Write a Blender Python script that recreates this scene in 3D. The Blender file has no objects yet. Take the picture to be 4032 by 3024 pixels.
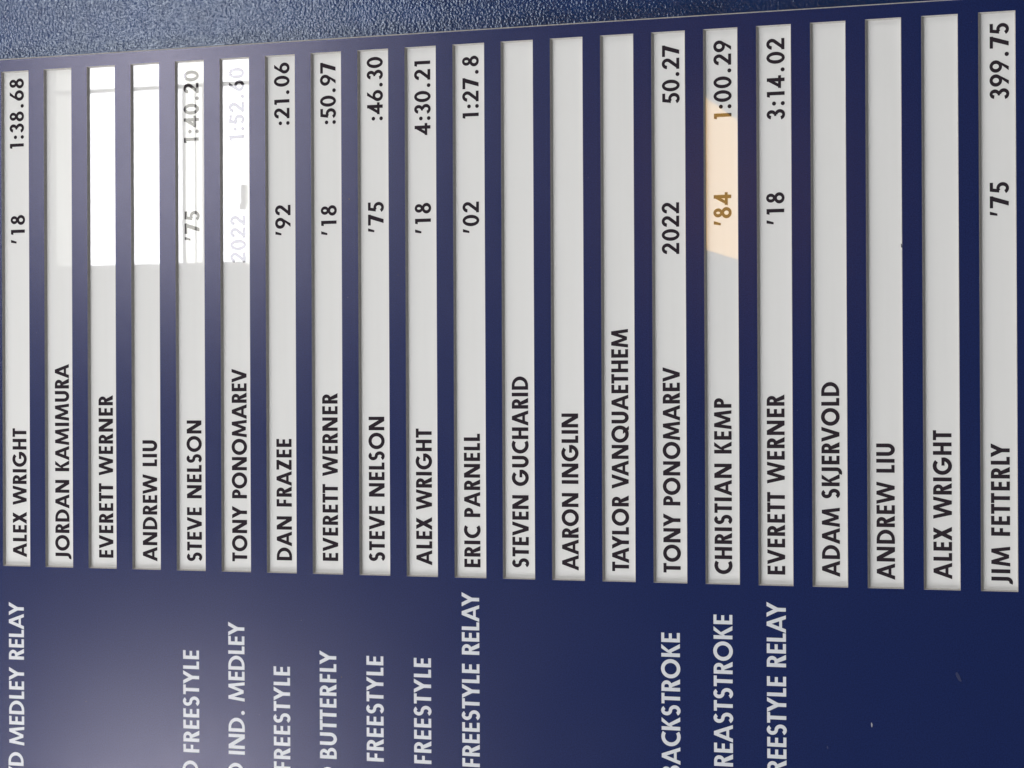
import bpy, math, random
from mathutils import Vector, Matrix
from mathutils.geometry import delaunay_2d_cdt

# ------------------------------------------------------------------ camera, world, lamps, exposure
S = 0.045            # metres per row of the record board
Z0 = 2.74            # height of the board's row origin
sc = bpy.context.scene
COL = sc.collection
cam_d = bpy.data.cameras.new('camera')
cam = bpy.data.objects.new('camera', cam_d)
COL.objects.link(cam)
cam_d.sensor_width = 36.0
cam_d.lens = 9000.0 / 4032.0 * 36.0
cam_d.clip_start = 0.05
cam_d.clip_end = 100.0
RR = [[-0.0044371414498227835, 0.3453412325083456, -0.9384666988792788],
      [-0.9999847864057099, 0.0015430817236188482, 0.005295833826798274],
      [0.0032770005921714334, 0.9384759197914515, 0.3453291317550662]]
CX, CY, CZ = 3.56067195, -40.75159551, -26.54842126
m = Matrix.Identity(4)
for r in range(3):
    m[r][0] = RR[0][r]; m[r][1] = -RR[1][r]; m[r][2] = -RR[2][r]
m[0][3] = CX * S; m[1][3] = CY * S; m[2][3] = CZ * S + Z0
cam.matrix_world = m
sc.camera = cam

w = bpy.data.worlds.new('World'); sc.world = w; w.use_nodes = True
bg = w.node_tree.nodes['Background']
bg.inputs[0].default_value = (0.90, 0.95, 1.0, 1); bg.inputs[1].default_value = 0.10

def area(name, loc, target, sx, sy, power, col):
    l = bpy.data.lights.new(name, 'AREA'); l.shape = 'RECTANGLE'; l.size = sx; l.size_y = sy
    l.energy = power; l.color = col
    o = bpy.data.objects.new(name, l); COL.objects.link(o)
    o.location = loc
    o.rotation_euler = (Vector(target) - Vector(loc)).to_track_quat('-Z', 'Y').to_euler()
    return o
area('overhead_fill', (0.5, -1.7, Z0 + 3.2), (0.15, 0, Z0 - 0.45), 2.6, 1.4, 50, (1.0, 0.985, 0.955))  # added overhead fill for the plates, kept out of their mirror directions
area('low_fill', (1.2, -2.6, Z0 - 2.6), (0.15, 0, Z0 - 0.45), 2.2, 1.2, 7, (0.93, 0.97, 1.0))  # added fill from below, stands in for bounce off the hall
area('side_light_near_names', (-3.4, -2.0, Z0 + 1.35), (0.0, 0, Z0 - 0.45), 1.6, 2.0, 131, (0.97, 0.985, 1.0))  # added side fill, washes the plates evenly without lip shadows
area('side_light_near_times', (4.0, -2.0, Z0 + 1.45), (0.3, 0, Z0 - 0.45), 1.6, 2.0, 70, (1.0, 0.99, 0.97))  # added weaker fill from the opposite side

sc.view_settings.view_transform = 'Standard'; sc.view_settings.look = 'None'
sc.view_settings.exposure = 0.0; sc.view_settings.gamma = 1.0
sc.render.resolution_x = 1024; sc.render.resolution_y = 768

# ------------------------------------------------------------------ helpers
def P(a, b, y=0.0):          # board coordinates (rows) -> metres; y in rows, + is into the wall
    return (a * S, y * S, Z0 + b * S)

def link(name, verts, faces, mat, parent=None, smooth=False):
    me = bpy.data.meshes.new(name)
    me.from_pydata([tuple(v) for v in verts], [], [tuple(f) for f in faces])
    me.update()
    if mat: me.materials.append(mat)
    if smooth:
        for p in me.polygons: p.use_smooth = True
    o = bpy.data.objects.new(name, me); COL.objects.link(o)
    if parent: o.parent = parent
    return o

def empty(name, loc, label, cat, group=None):
    o = bpy.data.objects.new(name, None); COL.objects.link(o)
    o.empty_display_size = 0.05
    o.location = loc
    o['label'] = label; o['category'] = cat
    if group: o['group'] = group
    return o

class MB:
    def __init__(s): s.v = []; s.f = []
    def quad(s, a, b, c, d):
        n = len(s.v); s.v += [a, b, c, d]; s.f.append((n, n+1, n+2, n+3))
    def box(s, x0, x1, y0, y1, z0, z1):
        n = len(s.v)
        s.v += [(x0,y0,z0),(x1,y0,z0),(x1,y1,z0),(x0,y1,z0),(x0,y0,z1),(x1,y0,z1),(x1,y1,z1),(x0,y1,z1)]
        s.f += [(n+i for i in q) for q in ((0,3,2,1),(4,5,6,7),(0,1,5,4),(1,2,6,5),(2,3,7,6),(3,0,4,7))]
        s.f = [tuple(q) for q in s.f]
    def build(s, name, mat, parent=None, origin=(0,0,0)):
        o = [tuple(v[i]-origin[i] for i in range(3)) for v in s.v]
        return link(name, o, s.f, mat, parent)

def mat(name, base, rough, spec=0.5, coat=0.0):
    mt = bpy.data.materials.new(name); mt.use_nodes = True
    nt = mt.node_tree; b = nt.nodes['Principled BSDF']
    b.inputs['Base Color'].default_value = (*base, 1)
    b.inputs['Roughness'].default_value = rough
    b.inputs['Specular IOR Level'].default_value = spec
    return mt, nt, b

def noise(nt, scale, detail=2.0, rough=0.5, vec=None, stretch=None):
    n = nt.nodes.new('ShaderNodeTexNoise'); n.inputs['Scale'].default_value = scale
    n.inputs['Detail'].default_value = detail; n.inputs['Roughness'].default_value = rough
    tc = nt.nodes.new('ShaderNodeTexCoord')
    mp = nt.nodes.new('ShaderNodeMapping')
    if stretch: mp.inputs['Scale'].default_value = stretch
    nt.links.new(tc.outputs['Object'], mp.inputs['Vector']); nt.links.new(mp.outputs[0], n.inputs['Vector'])
    return n

def ramp(nt, src, p0, c0, p1, c1):
    r = nt.nodes.new('ShaderNodeMapRange')
    r.inputs['From Min'].default_value = p0; r.inputs['From Max'].default_value = p1
    r.inputs['To Min'].default_value = c0; r.inputs['To Max'].default_value = c1
    nt.links.new(src, r.inputs['Value']); return r

def mottle(nt, b, base, fac_src, lo, hi):
    """multiply the base colour by a value between lo and hi"""
    r = ramp(nt, fac_src, 0.3, lo, 0.7, hi)
    mx = nt.nodes.new('ShaderNodeVectorMath'); mx.operation = 'SCALE'
    mx.inputs[0].default_value = base
    nt.links.new(r.outputs[0], mx.inputs['Scale']); nt.links.new(mx.outputs[0], b.inputs['Base Color'])

def bump(nt, b, src, strength, dist):
    bp = nt.nodes.new('ShaderNodeBump'); bp.inputs['Strength'].default_value = strength
    bp.inputs['Distance'].default_value = dist
    nt.links.new(src, bp.inputs['Height']); nt.links.new(bp.outputs[0], b.inputs['Normal'])

# navy satin plastic of the board
NAVY, nt, b = mat('navy_satin_plastic', (0.006, 0.016, 0.084), 0.22)
b.inputs['Specular Tint'].default_value = (0.98, 0.91, 0.97, 1)
nz = noise(nt, 900, 2, 0.6); mottle(nt, b, (0.006, 0.016, 0.084), nz.outputs[0], 0.72, 1.30)
n2 = noise(nt, 14, 3, 0.55); r = ramp(nt, n2.outputs[0], 0.3, 0.212, 0.7, 0.232); nt.links.new(r.outputs[0], b.inputs['Roughness'])
bump(nt, b, nz.outputs[0], 0.12, 0.0002)
# white core of the sheet, seen on the cut edges
CORE, nt, b = mat('grey_cut_core', (0.50, 0.475, 0.445), 0.5)
nz = noise(nt, 500, 3, 0.6); mottle(nt, b, (0.50, 0.475, 0.445), nz.outputs[0], 0.85, 1.12)
# glossy white plates
PLATE, nt, b = mat('glossy_white_plate', (0.74, 0.745, 0.74), 0.009)
nz = noise(nt, 60, 2, 0.5, stretch=(0.06, 1, 1))  # lengthwise streaks in the colour stand in for soft reflection bands
oi = nt.nodes.new('ShaderNodeObjectInfo')     # plates differ a little in whiteness at random
ad = nt.nodes.new('ShaderNodeMath'); ad.operation = 'MULTIPLY_ADD'
ad.inputs[1].default_value = 0.22; nt.links.new(oi.outputs['Random'], ad.inputs[0]); nt.links.new(nz.outputs[0], ad.inputs[2])
mottle(nt, b, (0.80, 0.79, 0.765), ad.outputs[0], 0.955, 1.01)
# printed lettering
INK, nt, b = mat('black_lettering', (0.030, 0.022, 0.028), 0.009)
WHITEINK, nt, b = mat('white_lettering', (0.69, 0.70, 0.72), 0.28)
# textured painted wall
WALL, nt, b = mat('textured_navy_wall_paint', (0.010, 0.022, 0.075), 0.17, 0.6)
b.inputs['Specular Tint'].default_value = (0.86, 0.95, 1.0, 1)
na = noise(nt, 470, 1.5, 0.5); nb = noise(nt, 35, 2, 0.5)
mottle(nt, b, (0.004, 0.022, 0.095), nb.outputs[0], 0.85, 1.15)
bump(nt, b, na.outputs[0], 1.0, 0.00036)
SCUFF, nt, b = mat('pale_scuff', (0.42, 0.42, 0.42), 0.5)
SMUDGE, nt, b = mat('dull_scuff', (0.018, 0.026, 0.085), 0.4)
DIRT, nt, b = mat('dark_speck', (0.012, 0.008, 0.02), 0.5)
FRAME, nt, b = mat('white_window_frame', (0.55, 0.55, 0.53), 0.5)
DARKFRAME, nt, b = mat('grey_metal', (0.05, 0.05, 0.05), 0.5)
def emit(name, col, st):
    mt = bpy.data.materials.new(name); mt.use_nodes = True; nt = mt.node_tree
    nt.nodes.remove(nt.nodes['Principled BSDF'])
    e = nt.nodes.new('ShaderNodeEmission'); e.inputs[0].default_value = (*col, 1); e.inputs[1].default_value = st
    nt.links.new(e.outputs[0], nt.nodes['Material Output'].inputs[0]); return mt, nt, e
DAY, _, _ = emit('daylit_pane', (0.93, 0.93, 1.0), 20.5)
BARGLOW, _, _ = emit('glowing_bar', (1.0, 1.0, 0.93), 12.0)  # frame bar and sill brightness put in as emission
DIM, _, _ = emit('glowing_head_frame', (1.0, 1.0, 0.92), 2.6)  # window head brightness put in as emission
WARM, nt, e = emit('warm_lit_shade', (1.0, 0.52, 0.13), 7.4)
nz = noise(nt, 3.0, 1, 0.4)
cr = nt.nodes.new('ShaderNodeValToRGB')
cr.color_ramp.elements[0].position = 0.35; cr.color_ramp.elements[0].color = (1.0, 0.55, 0.10, 1)
cr.color_ramp.elements[1].position = 0.65; cr.color_ramp.elements[1].color = (1.0, 0.50, 0.04, 1)
nt.links.new(nz.outputs[0], cr.inputs[0]); nt.links.new(cr.outputs[0], e.inputs[0])
# ------------------------------------------------------------------ lettering: a geometric sans drawn as strokes
class Font:
    def __init__(s, V, H, bold=False):
        s.V = V; s.H = H; s.bold = bold; s.cache = {}
    def rect(s, x0, y0, x1, y1): return [[(x0,y0),(x1,y0),(x1,y1),(x0,y1)]]
    def para(s, xb, yb, xt, yt, w):      # slanted stroke cut horizontally; xb/xt are left ends, w horizontal width
        return [[(xb,yb),(xb+w,yb),(xt+w,yt),(xt,yt)]]
    def arc(s, cx, cy, rx, ry, tx, ty, a0=0, a1=360):
        n = max(4, int(abs(a1-a0)/11)); out = []
        def pt(a, k):
            c, q = math.cos(math.radians(a)), math.sin(math.radians(a))
            return (cx+(rx-k*tx)*c, cy+(ry-k*ty)*q)
        for i in range(n):
            u = a0+(a1-a0)*i/n; v = a0+(a1-a0)*(i+1)/n
            out.append([pt(u,0), pt(v,0), pt(v,1), pt(u,1)])
        return out
    def dot(s, cx, cy, r): 
        return [[(cx+r*math.cos(k*math.pi/7), cy+r*math.sin(k*math.pi/7)) for k in range(14)]]
    def glyph(s, ch):
        V, H = s.V, s.H; R = s.rect; Pa = s.para; A = s.arc; L, Rd, Dg = 0.075, 0.04, 0.0
        if ch == 'I': return R(0,0,V,1), V, L, L
        if ch == 'E': w=.50; return R(0,0,V,1)+R(0,0,w,H)+R(0,.5-H/2+.01,w-.03,.5+H/2+.01)+R(0,1-H,w,1), w, L, .04
        if ch == 'F': w=.46; return R(0,0,V,1)+R(0,.44-H/2+.02,w-.03,.44+H/2+.02)+R(0,1-H,w,1), w, L, .02
        if ch == 'L': w=.44; return R(0,0,V,1)+R(0,0,w,H), w, L, .02
        if ch == 'T': w=.56; return R(w/2-V/2,0,w/2+V/2,1)+R(0,1-H,w,1), w, .02, .02
        if ch == 'H': w=.70; return R(0,0,V,1)+R(w-V,0,w,1)+R(0,.5-H/2+.01,w,.5+H/2+.01), w, L, L
        if ch == 'N': w=.83; k=V*1.22; return R(0,0,V*.94,1)+R(w-V*.94,0,w,1)+[[(w-k,0),(w,0),(k,1),(0,1)]], w, L, L
        if ch == 'M': w=1.10; k=V*.9; c=w/2; return Pa(0,0,.13,1,k)+Pa(w-k,0,w-.13-k,1,k)+[[(c-k*.5,.06),(c+k*.45,.06),(.13+k*1.05,1),(.13,1)],[(c-k*.45,.06),(c+k*.5,.06),(w-.13,1),(w-.13-k*1.05,1)]], w, .04, .04
        if ch == 'A': w=.92; k=V*1.0; c=w/2; return Pa(0,0,c-k*.52,1,k)+Pa(w-k,0,c-k*.48,1,k)+R(.2,.20,w-.2,.20+H*.92), w, Dg, Dg
        if ch == 'V': w=.86; k=V*1.0; c=w/2; return Pa(c-k*.52,0,0,1,k)+Pa(c-k*.48,0,w-k,1,k), w, Dg, Dg
        if ch == 'W':
            w=1.26; k=V*.92; a=.335; c=w/2
            return Pa(a-k*.5,0,0,1,k)+Pa(a-k*.5,0,c-k*.5,1,k)+Pa(w-a-k*.5,0,c-k*.5,1,k)+Pa(w-a-k*.5,0,w-k,1,k), w, Dg, Dg
        if ch == 'X': w=.78; k=V*1.14; return Pa(0,0,w-k-.04,1,k)+Pa(w-k,0,.04,1,k), w, Dg, Dg
        if ch == 'Y': w=.78; k=V*1.1; c=w/2; return R(c-V/2,0,c+V/2,.46)+Pa(c-V/2,.42,0,1,k)+Pa(c+V/2-k,.42,w-k,1,k), w, 0.0, 0.0
        if ch == 'Z': w=.62; k=V*1.25; return R(0,0,w,H)+R(0.01,1-H,w,1)+[[(0,H*.6),(k,H*.6),(w,1-H*.6),(w-k,1-H*.6)]], w, .04, .04
        if ch == 'K': w=.70; k=V*1.18; return R(0,0,V,1)+[[(V*.9,.44),(V*.9+.05,.66),(w-k-.02,1),(w-.03,1),(V*1.0,.40)]]+[[(w-k,0),(w,0),(V+.17,.60),(V+.03,.50)]], w, L, Dg
        if ch == 'O': w=1.02; return A(.51,.5,.51,.52,V*1.04,H*1.2), w, Rd, Rd
        if ch == 'Q': w=1.02; return A(.51,.5,.51,.52,V*1.04,H*1.2)+[[(.78,-.03),(1.0,-.03),(.72,.33),(.52,.33)]], w, Rd, Rd
        if ch == 'C': w=.74; return A(.51,.5,.51,.52,V*1.04,H*1.2,57,303), w, Rd, .03
        if ch == 'G': w=.93; return A(.50,.5,.50,.52,V*1.04,H*1.2,48,352)+R(.52,.38,.98,.38+H*.95), w+.04, Rd, .05
        if ch == 'D': w=.80; return R(0,0,V,1)+A(.26,.5,w-.26,.5,V*1.04,H,-90,90)+R(0,0,.27,H)+R(0,1-H,.27,1), w, L, Rd
        if ch == 'P':
            w=.56; r=.285; cy=1-r
            return R(0,0,V,1)+A(w-r,cy,r,r,V,H,-90,90)+R(0,1-H,w-r+.005,1)+R(0,1-2*r,w-r+.005,1-2*r+H), w, L, .02
        if ch == 'R':
            w=.62; r=.28; cy=1-r; e=.57
            return R(0,0,V,1)+A(e-r,cy,r,r,V,H,-90,90)+R(0,1-H,e-r+.005,1)+R(0,1-2*r,e-r+.005,1-2*r+H)+[[(w-V*1.25+.02,0),(w+.03,0),(e-r+.13,.47),(e-r-.08,.47)]], w+.02, L, Dg
        if ch == 'B':
            w=.62; r=.245; r2=.285
            return R(0,0,V,1)+A(.54-r,1-r,r,r,V,H*.95,-90,90)+R(0,1-H*.95,.54-r+.005,1)+A(w-r2,r2,r2,r2,V,H*.95,-90,90)+R(0,0,w-r2+.005,H*.95)+R(0,.5-H*.42,.36,.5+H*.55), w, L, .04
        if ch == 'U': w=.70; return R(0,.35,V,1)+R(w-V,.35,w,1)+A(w/2,.36,w/2,.38,V,H*1.25,180,360), w, L*.9, L*.9
        if ch == 'J': w=.36; return R(w-V,.16,w,1)+A(w-.31,.16,.31,.30,V,H*1.1,-112,0), w, .0, L
        if ch == 'S':
            w=.60; t=V*.98; tt=H*1.12; m_=.525; r1=(1.02-m_+tt/2)/2; r2=(m_+tt/2+.02)/2
            u = A(w/2,1.02-r1,.265,r1,t,tt,35,270); l = A(w/2-.005,r2-.02,.295,r2,t,tt,-146,90)
            return u+l, w, .04, .04
        # figures
        T = V*.90; G = H*.98
        if ch == '0': w=.66; return A(.33,.5,.33,.52,T,G), w, .05, .05
        if ch == '1': w=.32; return R(w-T,0,w,1)+[[(0,.83),(.04,1),(w-T*.3,1),(w-T*.3,.83)]], w, .11, .13
        if ch == '2':
            w=.62; return A(.31,.705,.30,.315,T,G,-32,178)+[[(0,G*.5),(T*1.15,G*.5),(.585,.56),(.42,.66)]]+R(0,0,w,G), w, .05, .06
        if ch == '3':
            w=.58; return A(.28,.745,.255,.275,T,G*.95,-90,172)+A(.28,.275,.295,.295,T,G*.95,-165,90)+R(.20,.47,.30,.47+G*.72), w, .05, .05
        if ch == '4':
            w=.72; return R(w-.14-T,0,w-.14,1)+R(.02,.20,w,.20+G*.95)+[[(0,.22),(.21,.26),(w-.14-T*.3,.80),(w-.14-T*.75,1)]]+[[(0,.2),(.2,.2),(.21,.26),(0,.24)]], w, .03, .03
        if ch == '5':
            w=.60; return R(.10,1-G,w-.03,1)+[[(.03,.50),(.03+T*.95,.50),(.10+T*.95,1),(.10,1)]]+A(.27,.315,.32,.335,T,G,-150,128), w, .05, .05
        if ch == '6':
            w=.66; return A(.33,.315,.33,.335,T,G)+[[(.025,.43),(.20,.53),(.56,1.0),(.345,1.0)]], w, .04, .04
        if ch == '9':
            w=.66; return A(.33,.685,.33,.335,T,G)+[[(.635,.57),(.46,.47),(.10,0),(.315,0)]], w, .04, .04
        if ch == '7': w=.64; k=T*1.2; return R(0,1-G,w,1)+[[(.12,0),(.12+k,0),(w,1-G*.5),(w-k*1.05,1-G*.5)]], w, .05, .05
        if ch == '8': w=.62; return A(.31,.755,.25,.265,T*.92,G*.88)+A(.31,.275,.31,.295,T*.97,G*.92), w, .05, .05
        if ch == '.': return s.dot(.115,.105,.115), .23, .15, .15
        if ch == ':': return s.dot(.115,.105,.115)+s.dot(.115,.60,.115), .23, .13, .09
        if ch == "'": return [[(.0,.60),(.12,.60),(.24,1.0),(.06,1.0)]], .24, .06, .07
        return [], .38, 0, 0
    def tri(s, ch):
        if ch in s.cache: return s.cache[ch]
        polys, w, lb, rb = s.glyph(ch)
        if not polys: s.cache[ch] = ([], [], w, lb, rb); return s.cache[ch]
        vs = []; fs = []
        for p in polys:
            ar = sum(p[i][0]*p[(i+1)%len(p)][1]-p[(i+1)%len(p)][0]*p[i][1] for i in range(len(p)))
            if ar < 0: p = p[::-1]
            fs.append([len(vs)+i for i in range(len(p))]); vs += [Vector(q) for q in p]
        v, e, f, _, _, of = delaunay_2d_cdt(vs, [], fs, 0, 1e-5)
        tris = [t for t, o in zip(f, of) if len(o) > 0]
        s.cache[ch] = ([tuple(q) for q in v], tris, w, lb, rb)
        return s.cache[ch]
    def text(s, txt, a0, a1, b, cap, y, name, material, parent, wf=1.0, origin=(0,0,0)):
        # natural ink positions
        x = 0; pos = []; kern = {'AY':-.10,'LY':-.10,'AV':-.12,'VA':-.12,'TY':-.02,'WR':0,'TA':-.1,'YL':-.02,'LA':.0,'RA':.0,'AT':-.08,'TT':-.05,'PO':-.02,'FR':.02,'YR':0,'RY':-.04}
        for i, ch in enumerate(txt):
            v, f, w, lb, rb = s.tri(ch)
            if i: x += lb + kern.get(txt[i-1]+ch, 0)
            pos.append(x); x += w + rb
        total = pos[-1] + s.tri(txt[-1])[2]
        k = cap * wf
        track = ((a1-a0)/k - total)/(len(txt)-1)
        V_, F_ = [], []
        for i, ch in enumerate(txt):
            v, f, w, lb, rb = s.tri(ch); n = len(V_)
            for q in v:
                p = P(a0 + (pos[i]+track*i+q[0])*k, b + q[1]*cap, y)
                V_.append(tuple(p[j]-origin[j] for j in range(3)))
            F_ += [tuple(n+j for j in t) for t in f]

        return link(name, V_, F_, material, parent)
NAMEFONT = Font(0.216, 0.176)
EVENTFONT = Font(0.194, 0.160, True)
# ------------------------------------------------------------------ measurements (rows): slots
LEN, HGT = 10.2218, 0.6485
SLOT_Z = [-0.9653,-1.976,-2.9895,-4.0019,-5.0134,-6.0201,-7.0223,-8.02,-9.0215,-10.018,-11.0139,-12.0015,-12.9926,
          -13.9893,-14.9864,-15.985,-16.9853,-17.9889,-18.9952,-20.0032,-21.0108]
DEPTH, BEV = 0.060, 0.024
XL, XR, ZT, ZB = -6.5, 10.490, 1.2, -22.3
THICK = 0.135
rnd = random.Random(4)

# ------------------------------------------------------------------ the wall behind (setting)
mb = MB()
x0, _, z1 = P(-14, 9); x1, _, z0 = P(22, -32)
yw = (THICK + 0.02) * S
mb.box(x0, x1, yw, yw + 0.12, z0, z1)
wall = mb.build('wall', WALL); wall['kind'] = 'structure'

# ------------------------------------------------------------------ the record board
OR = P(0, -11, 0)
board = empty('record_board', OR, 'large navy swimming record board with white event names and recessed white plates', 'record board')
def bquad(mb, pts): mb.quad(*[tuple(p[i]-OR[i] for i in range(3)) for p in pts])
xs = [XL, 0.0, LEN, XR - 0.022]
zs = [ZB]
for z in reversed(SLOT_Z): zs += [z, z + HGT]
zs.append(ZT)
vid = {}; V_ = []; F_ = []
def vert(a, b, y=0.0):
    k = (round(a,4), round(b,4), round(y,4))
    if k not in vid:
        p = P(a, b, y); vid[k] = len(V_); V_.append(tuple(p[i]-OR[i] for i in range(3)))
    return vid[k]
for j in range(len(zs)-1):
    for i in range(3):
        if i == 1 and j % 2 == 1: continue
        F_.append((vert(xs[i],zs[j]), vert(xs[i+1],zs[j]), vert(xs[i+1],zs[j+1]), vert(xs[i],zs[j+1])))
X3 = XR - 0.022
# outer sides going back to the wall
for (a0,b0,a1,b1) in ((XL,ZT,XL,ZB),(XL,ZB,X3,ZB),(X3,ZT,XL,ZT)):
    F_.append((vert(a0,b0), vert(a0,b0,THICK), vert(a1,b1,THICK), vert(a1,b1)))
link('front_panel', V_, F_, NAVY, board)
# worn chamfer along the board's end, chipped; pale colour paints in the edge highlight
V_ = []; F_ = []; N = 260
for k in range(N+1):
    b = ZB + (ZT-ZB)*k/N
    jj = 0.012*rnd.random()**3 + (0.012 if rnd.random() < 0.04 else 0)
    for (a, y) in ((X3, 0.0), (X3+0.010+jj*.5, 0.012), (XR, 0.024), (XR, THICK)):
        p = P(a, b, y); V_.append(tuple(p[i]-OR[i] for i in range(3)))
for k in range(N):
    for q in range(3):
        n = 4*k+q; F_.append((n, n+1, n+5, n+4))
link('edge_chamfer', V_, F_, CORE, board)

# cut edges of every slot: walls that lean in towards the plate
for z in SLOT_Z:
    mb = MB(); e = BEV; y1 = DEPTH
    o = [(0,z),(LEN,z),(LEN,z+HGT),(0,z+HGT)]
    i_ = [(e,z+e),(LEN-e,z+e),(LEN-e,z+HGT-e),(e,z+HGT-e)]
    for k in range(4):
        q = (k+1) % 4
        bquad(mb, [P(o[k][0],o[k][1],0), P(o[q][0],o[q][1],0), P(i_[q][0],i_[q][1],y1), P(i_[k][0],i_[k][1],y1)])
    mb.build('slot_edge', CORE, board)

# ------------------------------------------------------------------ lettering table: row, kind, text, start, end, baseline, cap height
TAB = [
  (1, 'name', 'ALEX WRIGHT', 0.1855, 2.8451, -0.8564, 0.3486),
  (2, 'name', 'JORDAN KAMIMURA', 0.1803, 4.162, -1.8619, 0.3381),
  (3, 'name', 'EVERETT WERNER', 0.216, 3.5184, -2.8808, 0.3303),
  (4, 'name', 'ANDREW LIU', 0.1649, 2.6066, -3.8943, 0.3359),
  (5, 'name', 'STEVE NELSON', 0.1773, 3.0083, -4.9033, 0.3387),
  (6, 'name', 'TONY PONOMAREV', 0.2036, 4.0364, -5.9115, 0.3362),
  (7, 'name', 'DAN FRAZEE', 0.2475, 2.6436, -6.889, 0.3261),
  (8, 'name', 'EVERETT WERNER', 0.2575, 3.5412, -7.8894, 0.3286),
  (9, 'name', 'STEVE NELSON', 0.2632, 3.0811, -8.8862, 0.3358),
  (10, 'name', 'ALEX WRIGHT', 0.2177, 2.8533, -9.8754, 0.3283),
  (11, 'name', 'ERIC PARNELL', 0.1999, 2.7552, -10.8711, 0.3279),
  (12, 'name', 'STEVEN GUCHARID', 0.2066, 3.8459, -11.859, 0.3369),
  (13, 'name', 'AARON INGLIN', 0.1855, 3.1407, -12.8549, 0.3339),
  (14, 'name', 'TAYLOR VANQUAETHEM', 0.1907, 4.7195, -13.8405, 0.3241),
  (15, 'name', 'TONY PONOMAREV', 0.188, 3.9985, -14.8387, 0.3211),
  (16, 'name', 'CHRISTIAN KEMP', 0.1833, 3.421, -15.8233, 0.3269),
  (17, 'name', 'EVERETT WERNER', 0.2003, 3.4811, -16.8174, 0.3259),
  (18, 'name', 'ADAM SKJERVOLD', 0.1843, 3.7065, -17.8276, 0.3226),
  (19, 'name', 'ANDREW LIU', 0.1564, 2.5966, -18.828, 0.3277),
  (20, 'name', 'ALEX WRIGHT', 0.1914, 2.8368, -19.8459, 0.3282),
  (21, 'name', 'JIM FETTERLY', 0.1406, 2.6082, -20.8632, 0.3246),
  (1, 'year', "'18", 6.665, 7.2528, -0.8275, 0.3295),
  (5, 'year', "'75", 6.6157, 7.214, -4.8647, 0.3181),
  (6, 'year', '2022', 6.1508, 7.0894, -5.8959, 0.3286),
  (7, 'year', "'92", 6.6659, 7.2641, -6.8965, 0.3439),
  (8, 'year', "'18", 6.6429, 7.2275, -7.8877, 0.3362),
  (9, 'year', "'75", 6.6712, 7.2625, -8.8912, 0.3359),
  (10, 'year', "'18", 6.6209, 7.2076, -9.8812, 0.3332),
  (11, 'year', "'02", 6.5996, 7.1973, -10.8753, 0.3352),
  (15, 'year', '2022', 6.0954, 7.0538, -14.8449, 0.3301),
  (16, 'year', "'84", 6.6023, 7.2085, -15.8395, 0.3314),
  (17, 'year', "'18", 6.5902, 7.1745, -16.8294, 0.3217),
  (21, 'year', "'75", 6.6219, 7.2192, -20.8733, 0.3328),
  (1, 'time', '1:38.68', 8.6252, 10.076, -0.8185, 0.3463),
  (5, 'time', '1:40.20', 8.5758, 10.0301, -4.8598, 0.3234),
  (6, 'time', '1:52.60', 8.5795, 10.0341, -5.8748, 0.3262),
  (7, 'time', ':21.06', 8.8431, 10.0788, -6.8826, 0.3441),
  (8, 'time', ':50.97', 8.8168, 10.0294, -7.8817, 0.3388),
  (9, 'time', ':46.30', 8.844, 10.0832, -8.8856, 0.3434),
  (10, 'time', '4:30.21', 8.5112, 9.9506, -9.88, 0.3333),
  (11, 'time', '1:27.8', 8.7939, 9.994, -10.8776, 0.3328),
  (15, 'time', '50.27', 8.8914, 9.9743, -14.8632, 0.3345),
  (16, 'time', '1:00.29', 8.557, 10.0077, -15.8511, 0.3314),
  (17, 'time', '3:14.02', 8.5012, 9.9844, -16.8475, 0.3238),
  (21, 'time', '399.75', 8.6792, 10.025, -20.8856, 0.3328),
  (1, 'event', 'MEDLEY RELAY', -3.6917, -0.7417, -0.8193, 0.3762),
  (1, 'event', 'YD', -4.3961, -3.8357, -0.7918, 0.3624),
  (5, 'event', 'FREESTYLE', -3.6358, -1.5948, -4.859, 0.3594),
  (5, 'event', 'YD', -4.3424, -3.8009, -4.8369, 0.3595),
  (6, 'event', 'IND. MEDLEY', -3.626, -0.9966, -5.8758, 0.3668),
  (6, 'event', 'YD', -4.3409, -3.7944, -5.8526, 0.3643),
  (7, 'event', 'FREESTYLE', -3.8785, -1.8435, -6.8708, 0.3638),
  (8, 'event', 'BUTTERFLY', -3.6085, -1.4963, -7.8695, 0.3582),
  (8, 'event', 'YD', -4.3233, -3.7738, -7.8577, 0.3583),
  (9, 'event', 'FREESTYLE', -3.6088, -1.5668, -8.8686, 0.3552),
  (9, 'event', 'YD', -4.3271, -3.7773, -8.8569, 0.3552),
  (10, 'event', 'FREESTYLE', -3.6018, -1.5689, -9.8646, 0.3521),
  (11, 'event', 'FREESTYLE RELAY', -3.6096, -0.2758, -10.8624, 0.3514),
  (15, 'event', 'BACKSTROKE', -3.5886, -0.9204, -14.8408, 0.3608),
  (16, 'event', 'BREASTSTROKE', -3.5979, -0.5569, -15.8458, 0.3681),
  (17, 'event', 'FREESTYLE RELAY', -3.5962, -0.298, -16.8408, 0.3556),
]
BASE = {}
for r in TAB:
    if r[1] == 'event':
        cap = 0.358
        EVENTFONT.text(r[2], r[3], r[4], r[5] - (cap-r[6])/2, cap, -0.004, 'event_lettering', WHITEINK, board, 0.975, OR)

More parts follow.
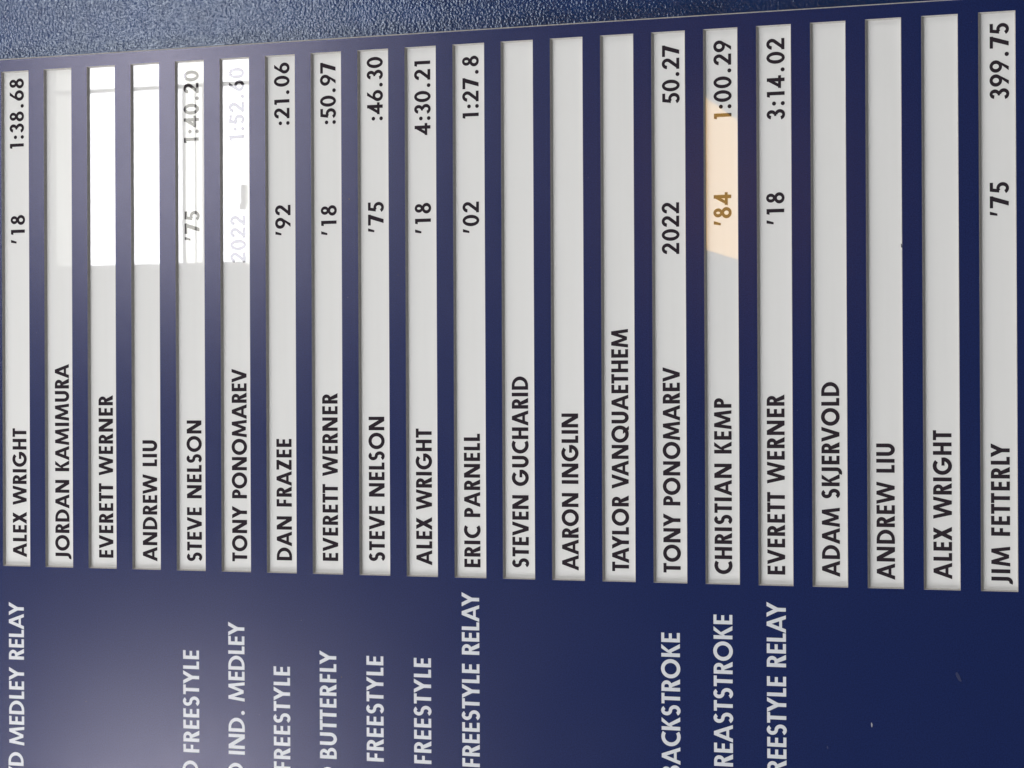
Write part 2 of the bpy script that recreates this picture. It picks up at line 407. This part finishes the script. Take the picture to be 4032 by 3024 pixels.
# marks on the board
def fleck(name, a, b, w, h, ang, material, y=-0.006, n=9, seed=1):
    rr = random.Random(seed); pts = []
    for k in range(n):
        t = 2*math.pi*k/n; q = 0.75+0.4*rr.random()
        u, v = w*math.cos(t)*q, h*math.sin(t)*q
        pts.append(P(a+u*math.cos(ang)-v*math.sin(ang), b+u*math.sin(ang)+v*math.cos(ang), y))
    pts = [tuple(p[i]-OR[i] for i in range(3)) for p in pts]
    return link(name, pts, [tuple(range(n))], material, board)
fleck('scuff_mark', -2.452, -18.408, 0.048, 0.013, 0.12, SCUFF, seed=3)
fleck('scuff_mark', -1.53, -19.96, 0.09, 0.03, 0.5, SMUDGE, seed=5)
fleck('scuff_mark', -2.9, -17.6, 0.03, 0.012, 0.3, SMUDGE, seed=15)
fleck('paint_speck', 7.328, -8.186, 0.022, 0.016, 0.4, DIRT, seed=6)
fleck('paint_speck', 5.411, -8.15, 0.016, 0.012, 0.4, SMUDGE, seed=7)
fleck('paint_speck', 6.134, -18.985, 0.045, 0.010, 0.05, DIRT, seed=8)
fleck('paint_speck', -2.0, -7.98, 0.02, 0.014, 0.05, DIRT, seed=9)
for k in range(16):
    fleck('paint_speck', rnd.uniform(-3.4, 10.3), -rnd.randint(1, 20)-rnd.uniform(0.06, 0.28), rnd.uniform(.005,.012), rnd.uniform(.005,.011), 0, rnd.choice([DIRT, SMUDGE, SMUDGE]), seed=20+k)

# ------------------------------------------------------------------ the plates
LAB = [
 "white plate with '18 and 1:38.68, beside the MEDLEY RELAY event name",
 "name-only white plate next to the 1:38.68 plate, faint pale reflection on its end",
 "name-only plate with bright window reflection, second plate after the one timed 1:38.68",
 "name-only plate with bright window reflection, directly before the plate timed 1:40.20",
 "plate with '75 and 1:40.20 half washed out by a reflection",
 "plate with 2022 and 1:52.60 faded in a window reflection, beside IND. MEDLEY",
 "white plate with '92 and :21.06, between the IND. MEDLEY and BUTTERFLY rows",
 "white plate with '18 and time :50.97, beside the BUTTERFLY event name",
 "white plate with '75 and :46.30, right after the BUTTERFLY row",
 "white plate with '18 and 4:30.21, directly before the first FREESTYLE RELAY row",
 "white plate with '02 and 1:27.8, beside the first FREESTYLE RELAY event name",
 "name-only white plate directly after the plate timed 1:27.8",
 "name-only white plate, middle one of three between the 1:27.8 and 50.27 plates",
 "white plate with the longest name, directly before the plate timed 50.27",
 "white plate with 2022 and 50.27, beside the BACKSTROKE event name",
 "white plate with '84 and 1:00.29 and an orange reflection across it",
 "white plate with '18 and 3:14.02, beside the last FREESTYLE RELAY event name",
 "name-only white plate right after the last FREESTYLE RELAY row",
 "name-only white plate, between two others, small dark chip at its edge",
 "name-only white plate directly before the plate with 399.75",
 "white plate with '75 and 399.75, last one at the right edge of the photo",
]
for i, z in enumerate(SLOT_Z):
    row = i + 1
    o3 = P(LEN/2, z, DEPTH)
    t = empty('name_plate', o3, LAB[i], 'name plate', 'name plates slotted into the record board')
    mb = MB()
    a0, a1, b0, b1 = -0.08, LEN+0.08, z-0.06, z+HGT+0.06
    p0 = P(a0, b0, DEPTH+0.002); p1 = P(a1, b1, DEPTH+0.055)
    mb.box(p0[0], p1[0], p0[1], p1[1], p0[2], p1[2])
    mb.build('plate', PLATE, t, o3)
    for r in TAB:
        if r[0] != row or r[1] == 'event': continue
        cap = 0.331
        nm = {'name':'name_lettering','year':'year_lettering','time':'time_lettering'}[r[1]]
        NAMEFONT.text(r[2], r[3], r[4], r[5]-(cap-r[6])/2, cap, DEPTH-0.001, nm, INK, t, 0.955 if r[1] == 'name' else 1.0, o3)

# ------------------------------------------------------------------ what the glossy plates mirror: clerestory windows and a warm lamp across the hall
YW = -6.0
def window(xa, xb, zoff, label):
    o = (xa, YW, Z0+2.74)
    t = empty('clerestory_window', o, label, 'window', 'high windows across the hall from the board')
    def bx(name, x0, x1, z0, z1, y0, y1, m_):
        mb = MB(); mb.box(x0, x1, YW+y0, YW+y1, Z0+z0, Z0+z1); return mb.build(name, m_, t, o)
    xm = xa + 0.672
    bx('pane', xa, xm, 3.037, 3.470, -0.02, 0.0, DAY); bx('pane', xm+0.015, xb, 3.037, 3.470, -0.02, 0.0, DAY)
    bx('pane', xa, xm, 2.765, 2.940, -0.02, 0.0, DAY); bx('pane', xm+0.015, xb, 2.765, 2.940, -0.02, 0.0, DAY)
    bx('glowing_transom', xa, xm, 2.950, 3.024, -0.02, 0.004, BARGLOW)  # broad frame bar made to glow, no real pane here
    bx('glowing_transom', xm+0.015, xb, 2.950, 3.024, -0.02, 0.004, BARGLOW)
    bx('glowing_head', xa, xm, 3.476, 3.600, -0.02, 0.002, DIM)  # head of the frame made to glow, no real pane here
    bx('glowing_head', xm+0.015, xb, 3.476, 3.600, -0.02, 0.002, DIM)
    bx('frame', xa-0.03, xb+0.03, 2.71, 3.63, -0.06, -0.022, DARKFRAME)
    bx('mullion', xm, xm+0.015, 2.745, 3.61, -0.02, 0.012, DARKFRAME)
    bx('transom', xa, xm-0.001, 3.024, 3.037, -0.02, 0.010, DARKFRAME)
    bx('transom', xa, xm-0.001, 2.978, 2.983, -0.02, 0.008, FRAME)
    bx('transom', xa, xm-0.001, 2.940, 2.950, -0.02, 0.010, FRAME)
    if zoff: 
        bx('outdoor_shape', xa+.21, xa+.29, 2.758, 2.776, -0.02, 0.03, FRAME); bx('outdoor_shape', xa+.195, xa+.215, 2.768, 2.780, -0.02, 0.035, DARKFRAME)  # added blocks, stand in for a dark roof shape outside
    bx('sill', xa-0.01, xb+0.01, 2.735, 2.765, -0.02, 0.006, BARGLOW)  # sill made to glow for the pale strip at the window foot
window(0.663, 2.6, 1, 'high daylit window with a thin mullion, mirrored on the plates marked 1:40.20 and 1:52.60')
window(-2.85, -1.05, 0, 'high daylit window on the far side of a pier from the mirrored one')
o = (0.9, YW+0.3, Z0+0.9)
t = empty('wall_lamp', o, 'warm orange lamp shade mirrored on the plate marked 1:00.29', 'lamp')
pts = [(1.222,.989),(1.077,.796),(.609,.798),(.671,.992)]
v = [(x-o[0], y, Z0+z-o[2]) for y in (0.0, -0.06) for (x, z) in pts]
f = [(0,1,2,3),(7,6,5,4)]+[(k,(k+1)%4+0,(k+1)%4+4,k+4) for k in range(4)]
sh = link('lamp_shade', [(x, y-0.3, z) for x,y,z in v], f, WARM, t)
mb = MB(); mb.box(-0.28, 0.28, -0.42, -0.37, -0.06, 0.05); mb.build('mounting_plate', DARKFRAME, t)
